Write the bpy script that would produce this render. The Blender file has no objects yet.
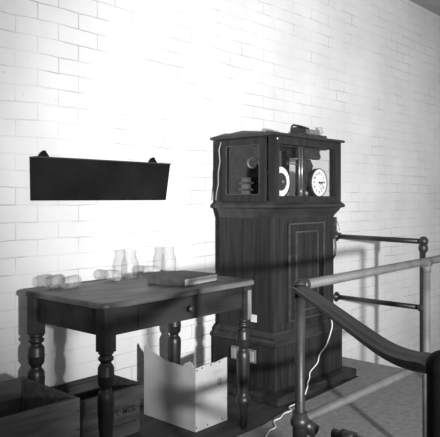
import bpy, bmesh, math, random
from mathutils import Vector, Matrix
random.seed(7)
S = bpy.context.scene
COL = S.collection
PI = math.pi

# ------------------------------------------------------------ materials
def new_mat(name):
    m = bpy.data.materials.new(name); m.use_nodes = True
    nt = m.node_tree; nt.nodes.clear()
    out = nt.nodes.new('ShaderNodeOutputMaterial')
    return m, nt, out
def grey(v): return (v, v, v, 1)
def mat(name, base, var=0.25, rough=0.6, scale=(8, 8, 8), bump=0.0, bscale=40, metal=0.0, spec=0.5, detail=5):
    """noise varied grey material; scale stretches the noise so it can read as grain"""
    m, nt, out = new_mat(name)
    N = nt.nodes.new; L = nt.links.new
    p = N('ShaderNodeBsdfPrincipled'); L(p.outputs[0], out.inputs[0])
    tc = N('ShaderNodeTexCoord'); mp = N('ShaderNodeMapping'); mp.inputs['Scale'].default_value = scale
    L(tc.outputs['Object'], mp.inputs[0])
    nz = N('ShaderNodeTexNoise'); nz.inputs['Scale'].default_value = 1; nz.inputs['Detail'].default_value = detail
    L(mp.outputs[0], nz.inputs['Vector'])
    cr = N('ShaderNodeValToRGB'); cr.color_ramp.elements[0].position = .32; cr.color_ramp.elements[1].position = .68
    cr.color_ramp.elements[0].color = grey(base*(1-var)); cr.color_ramp.elements[1].color = grey(min(1, base*(1+var)))
    L(nz.outputs[0], cr.inputs[0]); L(cr.outputs[0], p.inputs['Base Color'])
    p.inputs['Roughness'].default_value = rough; p.inputs['Metallic'].default_value = metal
    p.inputs['Specular IOR Level'].default_value = spec
    if bump:
        n2 = N('ShaderNodeTexNoise'); n2.inputs['Scale'].default_value = bscale; n2.inputs['Detail'].default_value = 6
        L(tc.outputs['Object'], n2.inputs['Vector'])
        b = N('ShaderNodeBump'); b.inputs['Strength'].default_value = bump; b.inputs['Distance'].default_value = .004
        L(n2.outputs[0], b.inputs['Height']); L(b.outputs[0], p.inputs['Normal'])
    return m
def brick_mat(name):
    m, nt, out = new_mat(name)
    N = nt.nodes.new; L = nt.links.new
    p = N('ShaderNodeBsdfPrincipled'); L(p.outputs[0], out.inputs[0]); p.inputs['Roughness'].default_value = .75
    p.inputs['Specular IOR Level'].default_value = .2
    g = N('ShaderNodeNewGeometry'); sx = N('ShaderNodeSeparateXYZ'); L(g.outputs['Position'], sx.inputs[0])
    # small wobble so the joints are not ruler straight
    wn = N('ShaderNodeTexNoise'); wn.inputs['Scale'].default_value = 3.5; wn.inputs['Detail'].default_value = 4
    L(g.outputs['Position'], wn.inputs['Vector'])
    wm = N('ShaderNodeMath'); wm.operation = 'MULTIPLY_ADD'; L(wn.outputs[0], wm.inputs[0]); wm.inputs[1].default_value = .034; 
    L(sx.outputs['Z'], wm.inputs[2])
    cb = N('ShaderNodeCombineXYZ'); L(sx.outputs['X'], cb.inputs[0]); L(wm.outputs[0], cb.inputs[1])
    bt = N('ShaderNodeTexBrick'); L(cb.outputs[0], bt.inputs['Vector'])
    bt.offset = .5; bt.inputs['Scale'].default_value = 1; bt.inputs['Brick Width'].default_value = .235
    bt.inputs['Row Height'].default_value = .082; bt.inputs['Mortar Size'].default_value = .0035
    bt.inputs['Mortar Smooth'].default_value = .6
    # joints: only here and there dark where the whitewash has cracked
    n1 = N('ShaderNodeTexNoise'); n1.inputs['Scale'].default_value = 5; n1.inputs['Detail'].default_value = 6
    L(g.outputs['Position'], n1.inputs['Vector'])
    r1 = N('ShaderNodeValToRGB'); r1.color_ramp.elements[0].position = .45; r1.color_ramp.elements[1].position = .66
    r1.color_ramp.elements[0].color = grey(.10)
    L(n1.outputs[0], r1.inputs[0])
    mm = N('ShaderNodeMath'); mm.operation = 'MULTIPLY'; L(bt.outputs['Fac'], mm.inputs[0]); L(r1.outputs[0], mm.inputs[1])
    n3 = N('ShaderNodeTexNoise'); n3.inputs['Scale'].default_value = 2.2; n3.inputs['Detail'].default_value = 7
    L(g.outputs['Position'], n3.inputs['Vector'])
    r3 = N('ShaderNodeValToRGB'); r3.color_ramp.elements[0].position = .3; r3.color_ramp.elements[1].position = .7
    r3.color_ramp.elements[0].color = grey(.64); r3.color_ramp.elements[1].color = grey(.76)
    L(n3.outputs[0], r3.inputs[0])
    # small chips
    n4 = N('ShaderNodeTexNoise'); n4.inputs['Scale'].default_value = 38; n4.inputs['Detail'].default_value = 2
    L(g.outputs['Position'], n4.inputs['Vector'])
    r4 = N('ShaderNodeValToRGB'); r4.color_ramp.elements[0].position = .74; r4.color_ramp.elements[1].position = .78
    L(n4.outputs[0], r4.inputs[0])
    ad = N('ShaderNodeMath'); ad.operation = 'MAXIMUM'; L(mm.outputs[0], ad.inputs[0])
    m5 = N('ShaderNodeMath'); m5.operation = 'MULTIPLY'; m5.inputs[1].default_value = .5; L(r4.outputs[0], m5.inputs[0]); L(m5.outputs[0], ad.inputs[1])
    mx = N('ShaderNodeMix'); mx.data_type = 'RGBA'; L(ad.outputs[0], mx.inputs['Factor']); L(r3.outputs[0], mx.inputs[6]); mx.inputs[7].default_value = grey(.42)
    L(mx.outputs[2], p.inputs['Base Color'])
    hb = N('ShaderNodeMath'); hb.operation = 'MULTIPLY_ADD'; L(bt.outputs['Fac'], hb.inputs[0]); hb.inputs[1].default_value = -.35
    n6 = N('ShaderNodeTexNoise'); n6.inputs['Scale'].default_value = 22; n6.inputs['Detail'].default_value = 6
    L(g.outputs['Position'], n6.inputs['Vector'])
    h2 = N('ShaderNodeMath'); h2.operation = 'MULTIPLY'; h2.inputs[1].default_value = .8; L(n6.outputs[0], h2.inputs[0]); L(h2.outputs[0], hb.inputs[2])
    b = N('ShaderNodeBump'); b.inputs['Strength'].default_value = .55; b.inputs['Distance'].default_value = .005
    L(hb.outputs[0], b.inputs['Height']); L(b.outputs[0], p.inputs['Normal'])
    return m
def glass_mat(name, clear=.95, edge=.45, gloss=.08, power=.35, gl_rough=.03, dust=0):
    m, nt, out = new_mat(name)
    N = nt.nodes.new; L = nt.links.new
    lw = N('ShaderNodeLayerWeight'); lw.inputs[0].default_value = power
    t1 = N('ShaderNodeBsdfTransparent'); t1.inputs[0].default_value = grey(clear)
    t2 = N('ShaderNodeBsdfTransparent'); t2.inputs[0].default_value = grey(edge)
    a = N('ShaderNodeMixShader'); L(lw.outputs['Facing'], a.inputs[0]); L(t1.outputs[0], a.inputs[1]); L(t2.outputs[0], a.inputs[2])
    g = N('ShaderNodeBsdfGlossy'); g.inputs['Roughness'].default_value = gl_rough; g.inputs[0].default_value = grey(.9)
    d = N('ShaderNodeMixShader'); d.inputs[0].default_value = gloss; L(a.outputs[0], d.inputs[1]); L(g.outputs[0], d.inputs[2])
    if dust:
        df = N('ShaderNodeBsdfDiffuse'); df.inputs[0].default_value = grey(.75)
        e = N('ShaderNodeMixShader'); e.inputs[0].default_value = dust; L(d.outputs[0], e.inputs[1]); L(df.outputs[0], e.inputs[2]); d = e
    L(d.outputs[0], out.inputs[0])
    return m
M = dict(
 wall=brick_mat('whitewashed_brick'),
 ceiling=mat('ceiling_paint', .42, .05, .8),
 floorwood=mat('worn_floor_boards', .035, .5, .7, (2, 12, 12), .4),
 pit=mat('lower_concrete', .12, .3, .9),
 carpet=mat('felt_runner', .25, .16, .95, (30, 30, 30), .8, 160, spec=.1),
 clockwood=mat('dark_polished_wood', .022, .4, .5, (45, 45, 3.0), .15, 30, spec=.2),
 clocktrim=mat('dark_trim_wood', .055, .4, .42, (3, 3, 20), spec=.35),
 cornicewood=mat('cornice_wood', .030, .4, .42, (3, 14, 14), spec=.35),
 slabwood=mat('rough_plinth_board', .02, .7, .7, (6, 20, 30), .6, 30, spec=.3),
 tablewood=mat('stained_table_wood', .022, .55, .5, (3, 14, 14), .2, 30, spec=.25),
 legwood=mat('turned_leg_wood', .016, .55, .4, (20, 20, 6), .15, 30, spec=.5),
 tabletop=mat('scuffed_table_top', .085, .8, .5, (3.5, 9, 9), .3, 50, spec=.35),
 tableblock=mat('lit_leg_wood', .16, .3, .6, (20, 20, 5)),  # paler tone standing for light on the front right leg block
 crate=mat('weathered_crate_wood', .08, .4, .85, (4, 30, 30), .5, 40, spec=.2),
 crate2=mat('old_crate_wood', .05, .4, .85, (4, 30, 30), .5, 40, spec=.2),
 ink=mat('stencil_ink', .008, .1, .9),
 sheet=mat('painted_sheet', .42, .12, .7, (7, 7, 7), .2, 60, spec=.25),
 stain=mat('rust_stain', .22, .3, .8, (40, 40, 40)),
 tack=mat('tack_head', .02, .2, .5),
 board=mat('black_painted_board', .010, .35, .7, (6, 6, 6), .1, 60, spec=.08),
 boardedge=mat('black_board_edge', .03, .25, .5, spec=.4),
 pipe=mat('grey_painted_pipe', .075, .3, .65, (12, 12, 12), .15, 80),
 darkpipe=mat('dark_pipe', .018, .4, .4, (12, 12, 12), .1, 60),
 dullpipe=mat('worn_dark_pipe', .022, .5, .45, (10, 10, 10), .15, 60),
 black=mat('black_newel_paint', .004, .2, .7, spec=.15),
 handrail=mat('worn_handrail', .014, .45, .45, (6, 6, 6), .1, 60, spec=.25),
 cable=mat('white_flex', .75, .1, .6),
 dial=mat('white_dial', .85, .02, .5),
 numeral=mat('dial_black', .01, .1, .6),
 chrome=mat('steel_pillar', .35, .3, .3, (30, 30, 4), metal=.8),
 gear=mat('grimy_mechanism', .045, .6, .45, (30, 30, 30), metal=.3),
 brass=mat('dull_metal', .25, .3, .4, (20, 20, 20), metal=.5),
 ceramic=mat('porcelain', .30, .2, .4),
 grease=mat('grey_case', .13, .2, .5),
 pages=mat('book_pages', .55, .2, .8, (2, 2, 300)),
 cover=mat('dark_book_cloth', .075, .3, .8, (30, 30, 30), .3, 120),
 tag=mat('paper_tag', .7, .1, .8),
 glass=glass_mat('bottle_glass', .99, .75, .03, .25, dust=.04),
 frost=glass_mat('dusty_jar_glass', .985, .8, .04, .35, .35, .12),
 pane=glass_mat('case_glass', .985, .85, .025, .3, .02),
 pane2=glass_mat('door_glass', .85, .6, .035, .3, .03),
)

# ------------------------------------------------------------ mesh helpers
class B:
    def __init__(s): s.bm = bmesh.new()
    def box(s, x0, x1, y0, y1, z0, z1, bev=0, rot=None):
        vs = [s.bm.verts.new((x, y, z)) for x in (x0, x1) for y in (y0, y1) for z in (z0, z1)]
        fs = [(0,1,3,2), (4,6,7,5), (0,4,5,1), (2,3,7,6), (0,2,6,4), (1,5,7,3)]
        F = [s.bm.faces.new([vs[i] for i in f]) for f in fs]
        if bev:
            es = list({e for f in F for e in f.edges})
            r = bmesh.ops.bevel(s.bm, geom=es, offset=bev, segments=2, affect='EDGES', profile=.6)
        return s
    def tube(s, pts, r, n=12, caps=True, smooth=True):
        pts = [Vector(p) for p in pts]
        rs = r if isinstance(r, (list, tuple)) else [r]*len(pts)
        rings = []; up = None
        for i, p in enumerate(pts):
            t = (pts[min(i+1, len(pts)-1)] - pts[max(i-1, 0)]).normalized()
            if up is None:
                up = Vector((0,0,1)) if abs(t.z) < .9 else Vector((1,0,0))
            a = t.cross(up).normalized(); b = a.cross(t).normalized(); up = b
            rings.append([s.bm.verts.new(p + (a*math.cos(2*PI*k/n) + b*math.sin(2*PI*k/n))*rs[i]) for k in range(n)])
        for i in range(len(rings)-1):
            for k in range(n):
                f = s.bm.faces.new((rings[i][k], rings[i][(k+1)%n], rings[i+1][(k+1)%n], rings[i+1][k])); f.smooth = smooth
        if caps:
            s.bm.faces.new(rings[0]); s.bm.faces.new(rings[-1][::-1])
        return s
    def lathe(s, prof, c=(0,0,0), n=24, axis=None, caps=True, sharp=False):
        """prof: (radius, height); revolved about z through c (or about the direction axis)"""
        c = Vector(c); q = Vector(axis).normalized().to_track_quat('Z', 'Y') if axis else None
        rings = []
        for r, z in prof:
            ring = []
            for k in range(n):
                v = Vector((r*math.cos(2*PI*k/n), r*math.sin(2*PI*k/n), z))
                if q: v = q @ v
                ring.append(s.bm.verts.new(c + v))
            rings.append(ring)
        for i in range(len(rings)-1):
            for k in range(n):
                f = s.bm.faces.new((rings[i][k], rings[i][(k+1)%n], rings[i+1][(k+1)%n], rings[i+1][k])); f.smooth = not sharp
        if caps:
            s.bm.faces.new(rings[0][::-1]); s.bm.faces.new(rings[-1])
        return s
    def ball(s, c, r, sc=(1,1,1), n=16):
        prof = [(max(r*math.sin(PI*i/10), 1e-4), -r*math.cos(PI*i/10)) for i in range(11)]
        st = len(s.bm.verts); s.lathe(prof, (0,0,0), n); s.bm.verts.ensure_lookup_table()
        for v in s.bm.verts[st:]:
            v.co = Vector((v.co.x*sc[0], v.co.y*sc[1], v.co.z*sc[2])) + Vector(c)
        return s
    def prism(s, poly, d):
        """poly: list of 3D points (a planar outline); extruded by the vector d"""
        d = Vector(d)
        a = [s.bm.verts.new(Vector(p)) for p in poly]; b = [s.bm.verts.new(Vector(p)+d) for p in poly]
        s.bm.faces.new(a); s.bm.faces.new(b[::-1]); n = len(a)
        for k in range(n): s.bm.faces.new((a[k], b[k], b[(k+1)%n], a[(k+1)%n]))
        return s
    def sweep(s, pts, prof):
        """prof: (sideways, up) outline swept along pts"""
        pts = [Vector(p) for p in pts]; rings = []
        for i, p in enumerate(pts):
            t = (pts[min(i+1, len(pts)-1)] - pts[max(i-1, 0)]).normalized()
            a = t.cross(Vector((0,0,1))).normalized(); b = a.cross(t).normalized()
            rings.append([s.bm.verts.new(p + a*u + b*w) for u, w in prof])
        n = len(prof)
        for i in range(len(rings)-1):
            for k in range(n):
                s.bm.faces.new((rings[i][k], rings[i][(k+1)%n], rings[i+1][(k+1)%n], rings[i+1][k]))
        s.bm.faces.new(rings[0]); s.bm.faces.new(rings[-1][::-1])
        return s
    def tiers(s, rects):
        """stack of (x0,x1,y0,y1,z) rectangles lofted into one moulding"""
        rings = [[s.bm.verts.new(v) for v in ((a,c,z),(b,c,z),(b,d,z),(a,d,z))] for a,b,c,d,z in rects]
        for i in range(len(rings)-1):
            for k in range(4): s.bm.faces.new((rings[i][k], rings[i][(k+1)%4], rings[i+1][(k+1)%4], rings[i+1][k]))
        s.bm.faces.new(rings[0][::-1]); s.bm.faces.new(rings[-1])
        return s
def base_of(o):
    p = Vector((0,0,0))
    while o is not None: p += o.location; o = o.parent
    return p
def obj(name, b, m, parent=None, loc=None):
    bm = b.bm
    bmesh.ops.recalc_face_normals(bm, faces=bm.faces)
    me = bpy.data.meshes.new(name)
    if parent is not None: off = base_of(parent)
    elif loc is not None: off = Vector(loc)
    else:
        xs = [v.co for v in bm.verts]
        off = Vector(((min(v.x for v in xs)+max(v.x for v in xs))/2, (min(v.y for v in xs)+max(v.y for v in xs))/2, min(v.z for v in xs)))
    bmesh.ops.translate(bm, verts=bm.verts, vec=-off)
    bm.to_mesh(me); bm.free(); me.materials.append(M[m])
    o = bpy.data.objects.new(name, me); COL.objects.link(o)
    if parent is not None: o.parent = parent
    else: o.location = off
    return o
def tag(o, label, cat, group=None):
    o['label'] = label; o['category'] = cat
    if group: o['group'] = group
    return o
def thing(name, label, cat, loc, group=None):
    o = bpy.data.objects.new(name, None); COL.objects.link(o); o.location = loc; o.empty_display_size = .1
    return tag(o, label, cat, group)
def struct(name, b, m):
    o = obj(name, b, m); o['kind'] = 'structure'; return o
def dup(root, loc, rot=None):
    r = root.copy(); COL.objects.link(r); r.location = loc
    if rot: r.rotation_euler = rot
    for ch in list(root.children):
        c = ch.copy(); COL.objects.link(c); c.parent = r
        for g in list(ch.children):
            d = g.copy(); COL.objects.link(d); d.parent = c
    return r
def text_mesh(name, s, size, loc, rot, m, parent, depth=.0008, align='CENTER', stretch=1.0, bold=0):
    cu = bpy.data.curves.new(name, 'FONT'); cu.body = s; cu.size = size; cu.extrude = depth; cu.offset = bold; cu.align_x = align; cu.align_y = 'CENTER'
    o = bpy.data.objects.new(name, cu); COL.objects.link(o)
    dg = bpy.context.evaluated_depsgraph_get()
    me = bpy.data.meshes.new_from_object(o.evaluated_get(dg)); bpy.data.objects.remove(o)
    me.materials.clear(); me.materials.append(M[m])
    me.transform(Matrix.Diagonal((stretch, 1, 1, 1)))
    r = bpy.data.objects.new(name, me); COL.objects.link(r); r.parent = parent
    r.location = Vector(loc) - base_of(parent); r.rotation_euler = rot
    return r

WY = 2.70          # face of the brick wall
EDGE = 3.97        # edge of the platform, stairwell beyond

# ------------------------------------------------------------ setting
struct('wall_back', B().box(-2.5, 12, WY, WY+.25, -1.8, 3.06), 'wall')
struct('floor', B().box(-2.5, EDGE, -3.2, WY, -.20, 0), 'floorwood')
struct('floor_lower', B().box(EDGE, 12, -3.2, WY, -1.85, -1.8), 'pit')
struct('ceiling', B().box(-2.5, 12, .8, WY+.25, 3.06, 3.2), 'ceiling')

b = B(); b.prism([(.6,-1.2,.001),(EDGE-.005,-1.2,.001),(EDGE-.005,WY-.01,.001),(3.63,WY-.01,.001),(3.63,2.07,.001),(2.74,2.03,.001),(2.50,1.985,.001),(.6,1.98,.001)], (0,0,.007))
tag(obj('carpet', b, 'carpet'), 'grey felt carpet runner on the floor in front of the clock and railing', 'carpet')

# ------------------------------------------------------------ clock cabinet
ck = thing('cabinet_clock', 'tall dark wooden clock cabinet with glazed hood and white dials standing against the brick wall', 'clock', (3.22, 2.40, 0))
obj('base_slab', B().box(2.77, 3.615, 2.09, 2.665, 0, .055, .012), 'slabwood', ck)
obj('plinth', B().box(2.846, 3.571, 2.174, 2.655, .055, .31, .004), 'clockwood', ck)
X0, X1, Y0, Y1 = 2.867, 3.516, 2.205, 2.625
b = B(); b.tiers([(X0-.021,X1+.055,Y0-.031,Y1+.03,.305),(X0-.03,X1+.064,Y0-.042,Y1+.03,.312),(X0-.03,X1+.064,Y0-.042,Y1+.03,.33),
  (X0-.016,X1+.05,Y0-.024,Y1+.02,.345),(X0-.02,X1+.05,Y0-.028,Y1+.02,.358),(X0-.012,X1+.02,Y0-.012,Y1+.01,.372),(X0-.004,X1+.004,Y0-.004,Y1,.385)])
obj('plinth_molding', b, 'cornicewood', ck)
obj('body', B().box(X0, X1, Y0, Y1, .34, 1.07, .003), 'clockwood', ck)
# door in the body with raised frame
dx0, dx1, dz0, dz1 = 3.005, 3.385, .43, 1.015
dr = obj('door', B().box(dx0, dx1, Y0-.010, Y0+.004, dz0, dz1, .002), 'clockwood', ck)
b = B()
def frame_xz(b, x0, x1, z0, z1, w, ya, yb):
    b.box(x0, x1, ya, yb, z0, z0+w); b.box(x0, x1, ya, yb, z1-w, z1)
    b.box(x0, x0+w, ya, yb, z0+w, z1-w); b.box(x1-w, x1, ya, yb, z0+w, z1-w)
def frame_yz(b, y0, y1, z0, z1, w, xa, xb):
    b.box(xa, xb, y0, y1, z0, z0+w); b.box(xa, xb, y0, y1, z1-w, z1)
    b.box(xa, xb, y0, y0+w, z0+w, z1-w); b.box(xa, xb, y1-w, y1, z0+w, z1-w)
frame_xz(b, dx0, dx1, dz0, dz1, .009, Y0-.018, Y0-.009)
obj('door_beading', b, 'clocktrim', dr)
b = B(); frame_xz(b, dx0+.07, dx1-.07, dz0+.05, dz1-.05, .010, Y0-.017, Y0-.009)
obj('panel_molding', b, 'clocktrim', dr)
# cornice under the hood
HX0, HX1, HY0, HY1 = 2.857, 3.571, 2.184, 2.640
b = B(); b.tiers([(X0,X1,Y0,Y1,1.045),(X0-.004,X1+.006,Y0-.004,Y1,1.055),(X0-.010,X1+.02,Y0-.012,Y1,1.072),(X0-.016,X1+.036,Y0-.020,Y1,1.086),(X0-.020,X1+.044,Y0-.026,Y1,1.100),
  (HX0-.020,HX1+.008,HY0-.022,HY1+.005,1.106),(HX0-.024,HX1+.012,HY0-.026,HY1+.008,1.113),(HX0-.020,HX1+.008,HY0-.022,HY1+.005,1.125),(HX0-.008,HX1+.008,HY0-.008,HY1,1.134),(HX0,HX1,HY0,HY1,1.142)])
obj('cornice', b, 'cornicewood', ck)
# hood
b = B()
zt, zb = 1.526, 1.142
b.box(HX0, HX0+.045, HY0, HY0+.045, zb, zt); b.box(HX1-.07, HX1, HY0, HY0+.045, zb, zt)
b.box(HX0, HX0+.04, HY1-.04, HY1, zb, zt); b.box(HX1-.04, HX1, HY1-.04, HY1, zb, zt)
b.box(HX0+.045, HX1-.07, HY0+.003, HY0+.04, zb, zb+.035); b.box(HX0+.045, HX1-.07, HY0+.003, HY0+.04, zt-.045, zt)
b.box(HX1-.04, HX1, HY0+.045, HY1-.04, zb, zb+.03); b.box(HX1-.04, HX1, HY0+.045, HY1-.04, zt-.04, zt)
b.box(HX0+.004, HX0+.03, HY0+.045, HY1-.04, zb, zb+.006); b.box(HX0+.004, HX0+.03, HY0+.045, HY1-.04, zt-.006, zt)
b.box(HX0+.04, HX1-.04, HY1-.035, HY1-.005, zb, zb+.02); b.box(HX0+.04, HX1-.04, HY1-.035, HY1-.005, zt-.03, zt)
b.box(HX0+.03, HX1-.04, HY0+.04, HY1-.035, zb, zb+.006)
obj('hood_frame', b, 'clockwood', ck)
obj('back_board', B().box(HX0+.04, 3.05, HY1-.03, HY1-.012, zb+.02, zt-.03), 'clockwood', ck)
obj('glass_pane', B().box(HX0+.045, HX1-.07, HY0+.018, HY0+.021, zb+.035, zt-.045), 'pane', ck)
obj('glass_pane', B().box(HX1-.022, HX1-.019, HY0+.045, HY1-.04, zb+.03, zt-.04), 'pane', ck)
hd = obj('side_door', (lambda bb: (frame_yz(bb, HY0+.068, HY1-.048, zb+.003, zt-.008, .040, HX0-.006, HX0+.014), bb)[1])(B()), 'clockwood', ck)
obj('door_glass', B().box(HX0+.002, HX0+.005, HY0+.108, HY1-.088, zb+.043, zt-.048), 'pane2', hd)
bb = B(); frame_yz(bb, HY0+.106, HY1-.086, zb+.041, zt-.046, .005, HX0-.009, HX0-.005); obj('door_beading', bb, 'clocktrim', hd)
obj('keyhole_plate', B().lathe([(.0055,0),(.0055,.003)], (HX0+.022, HY0-.001, zt-.018), 12, (0,-1,0)), 'tag', ck)
# roof: thin board with low gable above
b = B(); b.box(HX0-.018, HX1+.008, HY0-.026, HY1+.02, zt, zt+.016, .004)
obj('roof_board', b, 'cornicewood', ck)
ym = (HY0+HY1)/2
b = B(); b.prism([(HX0-.018,HY0-.020,zt+.016),(HX0-.018,ym,zt+.040),(HX0-.018,HY1+.016,zt+.016)], (HX1-HX0+.022,0,0))
obj('roof_gable', b, 'clocktrim', ck)

# dials
def dial(cx, cy, cz, r, full=True):
    d = obj('dial', B().lathe([(r,0),(r,.004)], (cx,cy,cz), 48, (0,-1,0)), 'dial', ck)
    bz = B(); bz.lathe([(r,-.022),(r+.004,-.022),(r+.005,.004),(r+.003,.008),(r-.001,.008),(r-.001,.0045)], (cx,cy,cz), 48, (0,-1,0), caps=False)
    obj('bezel', bz, 'gear', d)
    bt = B(); bt.lathe([(r*.55,-.09),(r*.9,-.02),(r*.98,0)], (cx,cy,cz), 32, (0,-1,0)); obj('dial_case', bt, 'gear', d)
    for k in (range(0) if full else range(0, 60, 5)):
        a = 2*PI*k/60; L_ = .94; L0 = .88 if k % 5 else .84
        p0 = Vector((cx+r*L0*math.sin(a), cy-.0052, cz+r*L0*math.cos(a))); p1 = Vector((cx+r*L_*math.sin(a), cy-.0052, cz+r*L_*math.cos(a)))
        obj('hour_mark', B().tube([p0, p1], .0012, 4), 'numeral', d)
    if full:
        for k in range(1, 13):
            a = 2*PI*k/12
            text_mesh('numeral', str(k), r*.27, (cx+r*.68*math.sin(a), cy-.005, cz+r*.68*math.cos(a)), (PI/2,0,0), 'numeral', d)
        for nm, ang, ln, w in (('hour_hand', 2*PI*(3.1)/12, .48, .005), ('minute_hand', 2*PI*40/60, .78, .003)):
            h = B(); dv = Vector((math.sin(ang), 0, math.cos(ang))); pv = Vector((dv.z,0,-dv.x)); c0 = Vector((cx, cy-.0085, cz))
            if nm == 'minute_hand': dv = Vector((math.sin(2*PI*14/60), 0, math.cos(2*PI*14/60))); pv = Vector((dv.z,0,-dv.x))
            h.prism([c0-dv*r*.15+pv*w*.7, c0+dv*r*ln*.6+pv*w, c0+dv*r*ln, c0+dv*r*ln*.6-pv*w, c0-dv*r*.15-pv*w*.7], (0,-.001,0)); obj(nm, h, 'numeral', d)
        # small seconds ring low on the face
        sb = B(); sb.lathe([(r*.20,0),(r*.20,.0012),(r*.17,.0012),(r*.17,0)], (cx+r*.28, cy-.004, cz-r*.28), 20, (0,-1,0), caps=False)
        obj('seconds_ring', sb, 'numeral', d)
        obj('hand_boss', B().lathe([(.007,0),(.006,.006)], (cx, cy-.006, cz), 12, (0,-1,0)), 'numeral', d)
    else:
        g = B(); n = 24
        out = []
        for k in range(n*2):
            a = 2*PI*k/(n*2); rr = r*(.60 if k % 2 else .54); out.append((cx+rr*math.cos(a), cy-.0055, cz+rr*math.sin(a)))
        g.prism(out, (0,-.006,0)); obj('center_wheel', g, 'gear', d)
        obj('hub', B().lathe([(.012,0),(.010,.018)], (cx, cy-.01, cz), 12, (0,-1,0)), 'brass', d)
    return d
dial(3.385, 2.235, 1.263, .087, True)
dial(2.975, 2.235, 1.261, .090, False)
# pillars and movement inside
for px_ in (3.170, 3.200):
    b = B(); b.tube([(px_, 2.235, zb+.006), (px_, 2.235, zt-.002)], .009 if px_ < 3.18 else .006, 12)
    b.lathe([(.018,0),(.018,.01),(.011,.018)], (px_, 2.235, zb+.006), 16)
    obj('pillar', b, 'chrome', ck)
b = B(); b.box(HX0+.06, HX1-.08, 2.235, 2.50, zt-.05, zt-.02, .003); b.box(3.225, 3.40, 2.235, 2.37, zt-.105, zt-.05, .004)
b.tube([(3.40,2.29,1.435),(3.46,2.29,1.435)], .022, 14)
obj('movement_frame', b, 'gear', ck)
obj('movement_case', B().prism([(3.235,2.26,zb+.04),(3.31,2.26,zb+.12),(3.36,2.26,1.37),(3.33,2.26,1.41),(3.235,2.26,1.41)], (0,.05,0)), 'gear', ck)
b = B(); b.tube([(3.045,2.235,1.372),(3.165,2.235,1.372)], .0035, 8); b.ball((3.045,2.235,1.372), .009)
obj('crank_rod', b, 'gear', ck)
rr = random.Random(3)
for k in range(9):   # low wheels and terminals along the base of the case
    x = 3.03 + k*.052; y = 2.235 + rr.uniform(0, .10); h = rr.uniform(.055, .085)
    if abs(x-3.385) < .05: y = 2.30
    b = B(); b.lathe([(.018,0),(.018,.008),(.008,.010),(.008,h*.5),(.015,h*.55),(.015,h*.8),(.006,h)], (x,y,zb+.006), 14)
    obj('terminal_post', b, ('brass','gear','chrome')[k % 3], ck)
obj('gear_train', B().box(3.02, 3.17, 2.32, 2.42, zb+.006, zb+.075, .004), 'gear', ck)
obj('gear_train', B().box(3.40, 3.49, 2.31, 2.42, zb+.006, zb+.10, .004), 'gear', ck)
b = B()   # the drum and cranks seen through the side door
b.lathe([(.030,0),(.030,.10),(.036,.105),(.036,.115)], (2.94, 2.47, 1.375), 24, (0,-1,0))
obj('winding_drum', b, 'gear', ck)
b = B(); b.lathe([(.034,0),(.034,.010),(.026,.012),(.026,.002)], (2.915, 2.40, 1.375), 24, (-.6,-1,0), caps=False)
obj('drum_rim', b, 'chrome', ck)
b = B(); b.box(2.93, 2.99, 2.42, 2.50, 1.185, 1.29, .005); b.box(2.93, 2.97, 2.40, 2.52, 1.21, 1.222); b.box(2.93,2.97,2.40,2.52,1.25,1.262)
obj('contact_block', b, 'brass', ck)
obj('side_mechanism_plate', B().box(2.985, 3.00, 2.31, 2.606, 1.148, 1.49, .002), 'gear', ck)

# bits fixed to the cabinet sides
b = B(); b.box(2.834, 2.846, 2.31, 2.50, .195, .275, .003)
pl = obj('outlet_plate', b, 'brass', ck)
for yy in (2.335, 2.475): obj('outlet_cover', B().box(2.826, 2.834, yy-.016, yy+.016, .205, .265, .002), 'ceramic', pl)
obj('paper_tag', B().box(2.860, 2.867, 2.325, 2.365, .432, .475), 'tag', ck)
b = B(); b.box(X1, X1+.045, 2.208, 2.27, .935, 1.04, .003)
sb_ = obj('side_box', b, 'gear', ck)
obj('wire_hook', B().tube([(X1+.045,2.215,1.035),(X1+.065,2.215,1.0),(X1+.09,2.215,.955),(X1+.04,2.215,.95)], .003, 6), 'brass', sb_)
obj('side_box_shelf', B().box(X1, X1+.095, 2.205, 2.275, .917, .934), 'gear', sb_)
b = B(); b.tube([(X1+.02,2.22,.925),(X1+.03,2.212,.89),(X1+.032,2.21,.84),(X1+.026,2.212,.79),(X1+.004,2.22,.76)], .007, 8)
obj('loop_cable', b, 'darkpipe', sb_)
obj('hood_wire', B().tube([(2.84,2.585,1.508),(2.838,2.600,1.46),(2.838,2.592,1.39),(2.838,2.606,1.32),(2.838,2.606,1.25),(2.838,2.622,1.19),(2.838,2.626,1.15)], .0035, 6), 'ceramic', ck)

# relay on the roof
rl = thing('relay', 'small electrical relay with grey case and curved arm on top of the clock cabinet', 'relay', (3.20, 2.26, zt+.016))
RZ = zt+.034
obj('base_board', B().box(3.09, 3.405, 2.185, 2.27, zt+.017, RZ, .002), 'gear', rl)
obj('coil', B().box(3.13, 3.22, 2.215, 2.275, RZ, RZ+.040, .006), 'darkpipe', rl)
obj('case', B().box(3.22, 3.325, 2.186, 2.235, RZ, RZ+.030, .003), 'grease', rl)
obj('arm', B().tube([(3.06,2.21,RZ+.010),(3.06,2.21,RZ+.036),(3.075,2.21,RZ+.044),(3.15,2.21,RZ+.043),(3.24,2.215,RZ+.036)], .0065, 8), 'darkpipe', rl)
obj('insulator', B().lathe([(.014,.002),(.014,.018),(.026,.022),(.028,.034),(.016,.038),(.016,.044),(.024,.048),(.02,.056)], (3.375,2.225,RZ-.002), 18), 'ceramic', rl)

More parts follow.
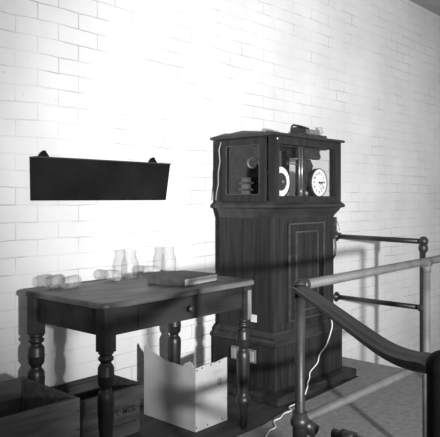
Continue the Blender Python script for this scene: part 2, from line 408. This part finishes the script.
# power flex
def smooth(pts, n=6):
    P = [Vector(p) for p in pts]; P = [P[0]]+P+[P[-1]]; out = []
    for i in range(1, len(P)-2):
        for k in range(n):
            t = k/n; a, b_, c, d = P[i-1], P[i], P[i+1], P[i+2]
            out.append(.5*((2*b_)+(c-a)*t+(2*a-5*b_+4*c-d)*t*t+(3*b_-a-3*c+d)*t**3))
    out.append(P[-2]); return out
flex = [(3.44,2.155,.41),(3.407,2.150,.392),(3.385,2.135,.35),(3.347,2.140,.27),(3.335,2.155,.23),(3.285,2.162,.19),(3.266,2.165,.144),(3.188,2.165,.104),(3.165,2.155,.075),
        (3.10,2.125,.063),(3.04,2.085,.060),(2.98,2.072,.016),(2.86,2.045,.014),(2.80,2.04,.013),(2.763,2.000,.013),(2.70,2.00,.013),(2.63,1.975,.013),(2.57,1.97,.013),(2.509,1.913,.013),(2.45,1.905,.013),(2.366,1.865,.013),(2.28,1.84,.013)]
tag(obj('power_cord', B().tube(smooth(flex), .0038, 8), 'cable'), 'thin white cord hanging down the clock cabinet front and trailing over the carpet', 'cord')

# ------------------------------------------------------------ table
TX0, TX1, TY0, TY1 = 1.4845, 2.4745, 1.994, 2.574
tb = thing('wooden_table', 'dark wooden table with turned legs and a single drawer beside the clock cabinet', 'table', ((TX0+TX1)/2, (TY0+TY1)/2, 0))
pl_ = []
for cx, cy, a0 in ((TX0+.04,TY0+.04,PI),(TX1-.04,TY0+.04,1.5*PI),(TX1-.04,TY1-.04,0),(TX0+.04,TY1-.04,.5*PI)):
    for k in range(7): pl_.append((cx+.04*math.cos(a0+k*PI/12), cy+.04*math.sin(a0+k*PI/12)))
b = B(); mx_, my_ = (TX0+TX1)/2, (TY0+TY1)/2; rg = []
for ins, z in ((.006,.724),(.001,.727),(0,.733),(.001,.742),(.004,.747),(.009,.75)):
    rg.append([b.bm.verts.new((x-(ins if x > mx_ else -ins), y-(ins if y > my_ else -ins), z)) for x, y in pl_])
for i in range(5):
    for k in range(len(pl_)): b.bm.faces.new((rg[i][k], rg[i][(k+1)%len(pl_)], rg[i+1][(k+1)%len(pl_)], rg[i+1][k]))
b.bm.faces.new(rg[0][::-1]); b.bm.faces.new(rg[-1])
obj('tabletop', b, 'tabletop', tb)
lx0, lx1, ly0, ly1 = TX0+.046, TX1-.066, TY0+.040, TY1-.046
b = B(); h = .029
b.box(lx0, lx1, ly0-.012, ly0+.012, .612, .727); obj('front_apron', b, 'tablewood', tb)
b = B(); b.box(lx0, lx1, ly1-.012, ly1+.012, .612, .727); obj('back_apron', b, 'tablewood', tb)
for x in (lx0, lx1):
    obj('side_apron', B().box(x-.012, x+.012, ly0, ly1, .612, .727), 'tablewood', tb)
dw = obj('drawer', B().box(1.69, 2.28, ly0-.0165, ly0-.011, .625, .715, .002), 'tablewood', tb)
tb_knob = obj('knob', B().lathe([(.008,0),(.008,.012),(.017,.02),(.017,.028),(.010,.034)], (1.985, ly0-.016, .665), 20, (0,-1,0)), 'darkpipe', dw)
prof = [(.013,0),(.019,.01),(.021,.05),(.024,.115),(.034,.126),(.038,.138),(.038,.150),(.034,.162),(.025,.170),(.024,.182),(.026,.21),(.030,.25),(.033,.30),(.034,.36),(.033,.380),(.027,.392),
        (.0215,.400),(.0215,.408),(.028,.416),(.032,.426),(.0335,.450),(.0345,.452),(.0345,.458),(.0335,.460),(.0325,.488),(.028,.498),(.022,.505),(.022,.511),(.026,.514),(.031,.519),(.031,.529),(.025,.533),(.025,.540),(.031,.544),(.031,.553)]
for x in (lx0, lx1):
    for y in (ly0, ly1):
        lg = obj('leg', B().box(x-h, x+h, y-h, y+h, .551, .727, .002), 'tablewood', tb)
        obj('turning', B().lathe([(r_*(1.15 if y == ly1 else 1.0), z_) for r_, z_ in prof], (x,y,0), 28), 'legwood', lg)
        if x == lx1 and y == ly0:
            lg.data.materials[0] = M['tablewood']
            obj('lit_patch', B().box(x-.001, x+h+.0004, y-h-.0006, y-h+.002, .553, .70), 'tableblock', lg)  # lit part of the block's front face, painted in as a paler patch

tb.rotation_euler = (0, 0, math.radians(1.6))

# book
def rot_obj(o, a): o.rotation_euler = (0, 0, a)
bk = thing('ledger_book', 'thick dark-covered ledger book lying flat on the table near the drawer knob', 'book', (2.03, 2.078, .7505))
ang = math.atan2(.035, .27)
def loc_obj(name, b, m, parent):
    bm = b.bm; bmesh.ops.recalc_face_normals(bm, faces=bm.faces); me = bpy.data.meshes.new(name); bm.to_mesh(me); bm.free(); me.materials.append(M[m])
    o = bpy.data.objects.new(name, me); COL.objects.link(o)
    if parent is not None: o.parent = parent
    return o
cv = B(); cv.box(0,.275,0,.225,0,.004)
cv.box(-.001,.006,0,.225,.001,.036,.001)
st = len(cv.bm.verts)
n = 12; top = []
for i in range(n+1):
    u = i/n; z = .034 + .006*math.sin(PI*u)*.6
    top.append([cv.bm.verts.new((.275*u, y, z+dz)) for y, dz in ((0,0),(0,.004),(.225,.0045+.004*(1-u)),(.225,.0005))])
for i in range(n):
    for k in range(4): cv.bm.faces.new((top[i][k], top[i+1][k], top[i+1][(k+1)%4], top[i][(k+1)%4]))
cv.bm.faces.new(top[0]); cv.bm.faces.new(top[-1][::-1])
loc_obj('cover', cv, 'cover', bk)
loc_obj('page_block', B().box(.006,.268,.005,.220,.004,.0345), 'pages', bk)
bk.rotation_euler = (0,0,ang)

# glassware
def vessel(name, label, cat, prof, m, group, loc, rot=(0,0,0)):
    b = B(); t = .0028
    outer = prof; inner = [(max(r-t,.001), z) for r, z in prof[1:]][::-1]
    inner[-1] = (inner[-1][0], prof[0][1]+.005)
    b.lathe(outer + inner, (0,0,0), 28)
    o = loc_obj(name, b, m, None); o.location = loc; o.rotation_euler = rot
    return tag(o, label, cat, group)
milk = [(.034,0),(.040,.004),(.041,.012),(.041,.072),(.038,.088),(.031,.104),(.0275,.118),(.0275,.128),(.030,.131),(.030,.141),(.028,.144)]
slim = [(.030,0),(.0345,.004),(.035,.012),(.035,.075),(.031,.092),(.024,.108),(.021,.120),(.021,.130),(.0245,.133),(.0245,.142),(.022,.145)]
milk = [(r*1.12, z) for r, z in milk]
slim2 = [(r*.92, z) for r, z in milk]
jarp = [(.026,0),(.032,.004),(.034,.012),(.034,.080),(.031,.092),(.027,.097),(.028,.104),(.028,.110)]
TZ = .7505
o1 = vessel('glass_bottle', 'wide upright clear glass bottle on the table, nearer the middle', 'bottle', milk, 'glass', 'empty glassware on the table', (2.073, 2.522, TZ))
vessel('glass_bottle', 'slim upright clear glass bottle on the table behind the ledger book', 'bottle', slim2, 'glass', 'empty glassware on the table', (2.352, 2.53, TZ))
def lying(label, x, y, a, s=1.0, first=None):
    if first is None:
        o = vessel('glass_jar', label, 'jar', jarp, 'frost', 'empty glassware on the table', (x,y,TZ+.0345*s), (PI/2, 0, a))
    else:
        o = first.copy(); COL.objects.link(o); o.location = (x,y,TZ+.0345*s); o.rotation_euler = (PI/2, 0, a); o['label'] = label
    o.scale = (s,s,s); return o
j = lying('clouded glass jar lying on its side, hindmost at the far left end of the table', 1.655, 2.510, math.atan2(-.97, .25), .88)
lying('clouded glass jar lying in front of the leftmost jar on the table', 1.697, 2.447, math.atan2(-.93, .35), .88, j)
lying('clouded glass jar lying just left of the wide upright bottle', 1.948, 2.455, PI+.15, .84, j)
lying('clouded glass jar lying on its side between the two upright bottles', 2.165, 2.530, .78, .84, j)

# ------------------------------------------------------------ board on the wall
wb = thing('wall_board', 'long black wooden board with tapered ends fixed to the brick wall above the table', 'board', (2.06, WY, 1.15))
bx0, bx1, bz0, bz1 = 1.602, 2.462, 1.153, 1.357
b = B()
A = [(bx0,WY-.004,bz0),(bx0,WY-.040,bz0),(bx0-.004,WY-.060,bz1),(bx0-.004,WY-.004,bz1)]
C_ = [(bx1-.012,WY-.004,bz0),(bx1-.012,WY-.040,bz0),(bx1+.004,WY-.060,bz1),(bx1+.004,WY-.004,bz1)]
va = [b.bm.verts.new(p) for p in A]; vc = [b.bm.verts.new(p) for p in C_]
b.bm.faces.new(va); b.bm.faces.new(vc[::-1])
for k in range(4): b.bm.faces.new((va[k], vc[k], vc[(k+1)%4], va[(k+1)%4]))
obj('front_board', b, 'board', wb)
obj('top_lip', B().box(bx0-.006, bx1+.008, WY-.064, WY-.004, bz1, bz1+.007, .002), 'boardedge', wb)
for x in (1.67, 2.375):
    b = B(); pts = [(x-.034,WY-.016,bz1+.007)]+[(x+.028*math.cos(PI-PI*k/8)*(1-.25*math.sin(PI*k/8)),WY-.016,bz1+.012+.026*math.sin(PI*k/8)**1.3) for k in range(9)]+[(x+.034,WY-.016,bz1+.007)]
    b.prism(pts, (0,.012,0)); b.lathe([(.009,0),(.007,.008)], (x,WY-.016,bz1+.032), 10, (0,-1,0))
    obj('hanging_lug', b, 'board', wb)

# ------------------------------------------------------------ crates
def crate(name, label, x0, x1, y0, y1, z1, t, m):
    c = thing(name, label, 'crate', ((x0+x1)/2, (y0+y1)/2, 0))
    obj('bottom_board', B().box(x0+.002, x1-.002, y0+.002, y1-.002, 0, .012), m, c)
    obj('side_board', B().box(x0, x1, y0, y0+t, .010, z1, .002), m, c)
    obj('side_board', B().box(x0, x1, y1-t, y1, .010, z1, .002), m, c)
    obj('end_board', B().box(x0, x0+t, y0+t, y1-t, .010, z1, .002), m, c)
    obj('end_board', B().box(x1-t, x1, y0+t, y1-t, .010, z1, .002), m, c)
    return c
c1 = crate('wooden_crate', 'large open weathered wooden crate at the left, in front of the table end', .80, 1.392, 1.99, 2.40, .408, .020, 'crate')
obj('corner_post', B().box(1.348, 1.371, 2.0105, 2.033, .012, .385), 'crate', c1)
for z in (.05,.13,.21,.29,.36): obj('nail_head', B().lathe([(.004,0),(.003,.0015)], (1.382, 1.9895, z), 8, (0,-1,0)), 'tack', c1)
c2 = crate('wooden_crate', 'smaller wooden crate with stencilled lettering under the table beside the whitish sheet', 1.67, 2.035, 2.40, 2.665, .222, .014, 'crate2')
b = B()
b.box(1.655, 2.05, 2.385, 2.40, .168, .238, .002); b.box(1.655, 2.05, 2.665, 2.68, .168, .238, .002)
b.box(1.655, 1.67, 2.40, 2.665, .168, .238, .002); b.box(2.035, 2.05, 2.40, 2.665, .168, .238, .002)
obj('rim_board', b, 'crate2', c2)
text_mesh('lettering', 'PT. MCS.', .042, (1.935, 2.3992, .125), (PI/2,0,0), 'ink', c2, stretch=.95, bold=.0010)
for i, (x0, x1, z) in enumerate([(1.83,1.86,.060),(1.865,1.90,.061),(1.905,1.925,.060),(1.93,1.975,.062),(1.98,2.01,.061)]): obj('faded_print', B().box(x0, x1, 2.3992, 2.4005, z, z+.006), 'ink', c2)

# ------------------------------------------------------------ white sheet box
bx = thing('sheet_screen', 'whitish two-sided folded sheet with torn top edge and tacked corner standing under the table', 'screen', (2.31, 2.35, 0))
qx0, qx1, qy0, qy1, t = 2.212, 2.448, 2.185, 2.575, .006
b = B()  # face towards the left, torn top
tops = [(2.185,.318),(2.20,.315),(2.25,.320),(2.29,.312),(2.33,.316),(2.37,.316),(2.42,.322),(2.46,.332),(2.52,.350),(2.56,.377),(2.575,.368)]
b.prism([(qx0,qy0,.0)]+[(qx0,y,z) for y,z in tops]+[(qx0,qy1,.0)], (t,0,0)); obj('side_panel', b, 'sheet', bx)
b = B(); b.prism([(qx0+t,qy0,.0),(qx0+t,qy0,.316),(2.24,qy0,.318),(2.30,qy0,.324),(2.36,qy0,.320),(2.42,qy0,.328),(qx1,qy0,.330),(qx1,qy0,.0)], (0,t,0))
fp = obj('front_panel', b, 'sheet', bx)
obj('torn_flap', B().prism([(qx0+t,2.20,.30),(qx0+t,2.215,.338),(qx0+t,2.235,.343),(qx0+t,2.27,.325),(qx0+t,2.30,.29)], (.003,0,0)), 'sheet', bx)
obj('stain', B().lathe([(.019,0),(.019,.0006)], (2.39, qy0, .215), 20, (0,-1,0)), 'stain', fp)
for x, z in ((2.222,.305),(2.26,.310),(2.325,.314),(2.39,.316),(2.22,.02),(2.30,.015),(2.41,.015)): obj('tack_head', B().lathe([(.005,0),(.003,.002)], (x, qy0, z), 8, (0,-1,0)), 'tack', fp)
for (x0, x1, z) in ((2.235,2.28,.215),(2.235,2.265,.185),(2.245,2.29,.155),(2.34,2.41,.265),(2.35,2.42,.275)): obj('faded_print', B().box(x0, x1, qy0-.0006, qy0+.001, z, z+.002), 'stain', fp)

# ------------------------------------------------------------ railings
RY, RZt, RZm, R = 1.16, .885, .452, .0165
ra = thing('pipe_railing', 'light grey pipe railing with two rails running across in front of the clock', 'railing', (2.12, RY, .008))
obj('top_rail', B().tube([(1.65,RY,RZt),(3.30,RY,RZt+.012)], R, 16), 'pipe', ra)
obj('middle_rail', B().tube([(1.65,RY,RZm),(3.30,RY,RZm)], R, 16), 'pipe', ra)
for i, x in enumerate((1.65, 2.59, 3.30)):
    p = obj('post', B().tube([(x,RY,.008),(x,RY,RZt)], R, 16), 'dullpipe' if i == 0 else 'pipe', ra)
    obj('floor_flange', B().lathe([(.045,.008),(.045,.014),(.022,.02),(.022,.04)], (x,RY,0), 20), 'dullpipe', p)
    f = B()
    if i == 0:
        f.ball((x,RY,RZt), .0205); f.tube([(x,RY,RZt-.04),(x,RY,RZt-.005)], .0188, 16); f.tube([(x+.01,RY,RZt),(x+.035,RY,RZt)], .0185, 16)
    else:
        f.tube([(x,RY,RZt-.04),(x,RY,RZt)], .0195, 16); f.tube([(x-.022,RY,RZt),(x+.022,RY,RZt)], .0195, 16)
    obj('top_fitting', f, 'dullpipe' if i == 0 else 'pipe', p)
    f = B()
    if i == 0: f.ball((x,RY,RZm-.002), .031, (1,1,.9)); f.tube([(x,RY,RZm-.06),(x,RY,RZm+.03)], .024, 16); f.tube([(x,RY,RZm),(x+.035,RY-.035,RZm-.035)], .022, 16)
    else: f.tube([(x,RY,RZm-.03),(x,RY,RZm+.03)], .021, 16)
    obj('middle_fitting', f, 'darkpipe' if i == 0 else 'pipe', p)
rb = thing('pipe_railing', 'dark pipe railing with a knobbed corner post joining the brick wall right of the clock', 'railing', (4.29, 2.30, -1.8))
obj('top_rail', B().tube([(4.25,1.92,.856),(4.34,WY-.002,.858)], .019, 16), 'darkpipe', rb)
obj('middle_rail', B().tube([(4.25,1.92,.385),(4.34,WY-.002,.372)], .019, 16), 'darkpipe', rb)
p = obj('post', B().tube([(4.225,1.92,-1.8),(4.225,1.92,.85)], .021, 16), 'darkpipe', rb)
f = B(); f.ball((4.24,1.92,.86), .034); f.lathe([(.024,.78),(.034,.80),(.032,.825),(.024,.84)], (4.235,1.92,0), 16); obj('knob_fitting', f, 'dullpipe', p)
f = B(); f.ball((4.225,1.925,.388), .032); obj('middle_fitting', f, 'dullpipe', p)
for nm, z in (('wall_flange', .858), ('wall_flange', .372)):
    obj(nm, B().lathe([(.04,0),(.04,.008),(.024,.014),(.024,.03)], (4.34,WY-.001,z), 18, (0,-1,0)), 'darkpipe', rb)

hr = thing('stair_handrail', 'dark moulded handrail sloping from the railing corner to a black newel post at the right', 'handrail', (.985, .40, 0))
path = smooth([(1.66, 1.17, 0.874), (1.454, 0.939, 0.872), (1.285, 0.751, 0.866), (1.163, 0.615, 0.863), (1.096, 0.541, 0.868), (1.045, 0.483, 0.878), (1.007, 0.441, 0.889), (0.979, 0.41, 0.889)], 5)
pr = [(-.020,-.004),(-.016,-.010),(-.009,-.014),(.009,-.014),(.016,-.010),(.020,-.004),(.021,.002),(.017,.006),(.016,.004),(.012,.010),(.006,.0135),(.0035,.011),(0,.0145),(-.0035,.011),(-.006,.0135),(-.012,.010),(-.016,.004),(-.017,.006),(-.021,.002)]
obj('rail', B().sweep(path, [(u*1.12, w_*1.2) for u, w_ in pr]), 'handrail', hr)
b = B(); b.tube([(.979,.410,.008),(.979,.410,.88),(.979,.410,.90)], [.026,.026,.024], 20); b.ball((.979,.410,.893), .0285)
nw = obj('newel_post', b, 'black', hr)
obj('newel_foot', B().lathe([(.06,.008),(.06,.016),(.034,.03),(.034,.05)], (.979,.410,0), 20), 'black', nw)
b = B(); b.tube(smooth([(1.64,1.03,.448),(1.64,.80,.448),(1.64,.50,.448),(1.60,.42,.448),(1.50,.410,.448),(1.0,.410,.448)],4), .015, 14)
lr = obj('lower_rail', b, 'darkpipe', hr)
b = B(); b.tube([(1.64,1.00,.448),(1.64,.955,.448)], .021, 16); obj('pipe_collar', b, 'darkpipe', lr)
obj('support_post', B().tube([(1.64,.55,.008),(1.64,.55,.448)], .014, 12), 'darkpipe', hr)

# ------------------------------------------------------------ light
w = bpy.data.worlds.new('World'); S.world = w; w.use_nodes = True
bg = w.node_tree.nodes['Background']; bg.inputs[0].default_value = grey(1); bg.inputs[1].default_value = .38
ld = bpy.data.lights.new('work_lamp', 'SPOT'); ld.energy = 2050; ld.shadow_soft_size = .09; ld.spot_size = math.radians(53); ld.spot_blend = 1
lo = bpy.data.objects.new('work_lamp', ld); COL.objects.link(lo); lo.location = (.10, -2.20, 1.28)
lo.rotation_euler = (Vector((3.5, 2.6, 1.45)) - lo.location).to_track_quat('-Z', 'Y').to_euler()

# ------------------------------------------------------------ camera
cd = bpy.data.cameras.new('camera'); cam = bpy.data.objects.new('camera', cd); COL.objects.link(cam)
cam.location = (0, 0, 1.165); cam.rotation_euler = (PI/2, 0, math.radians(42.4-90))
cd.sensor_width = 36; cd.lens = 625/440*36; cd.shift_y = -20.5/440; cd.clip_start = .05
S.camera = cam
S.view_settings.view_transform = 'Standard'; S.view_settings.look = 'None'; S.view_settings.gamma = 1
S.view_settings.exposure = 0; S.view_settings.use_curve_mapping = False
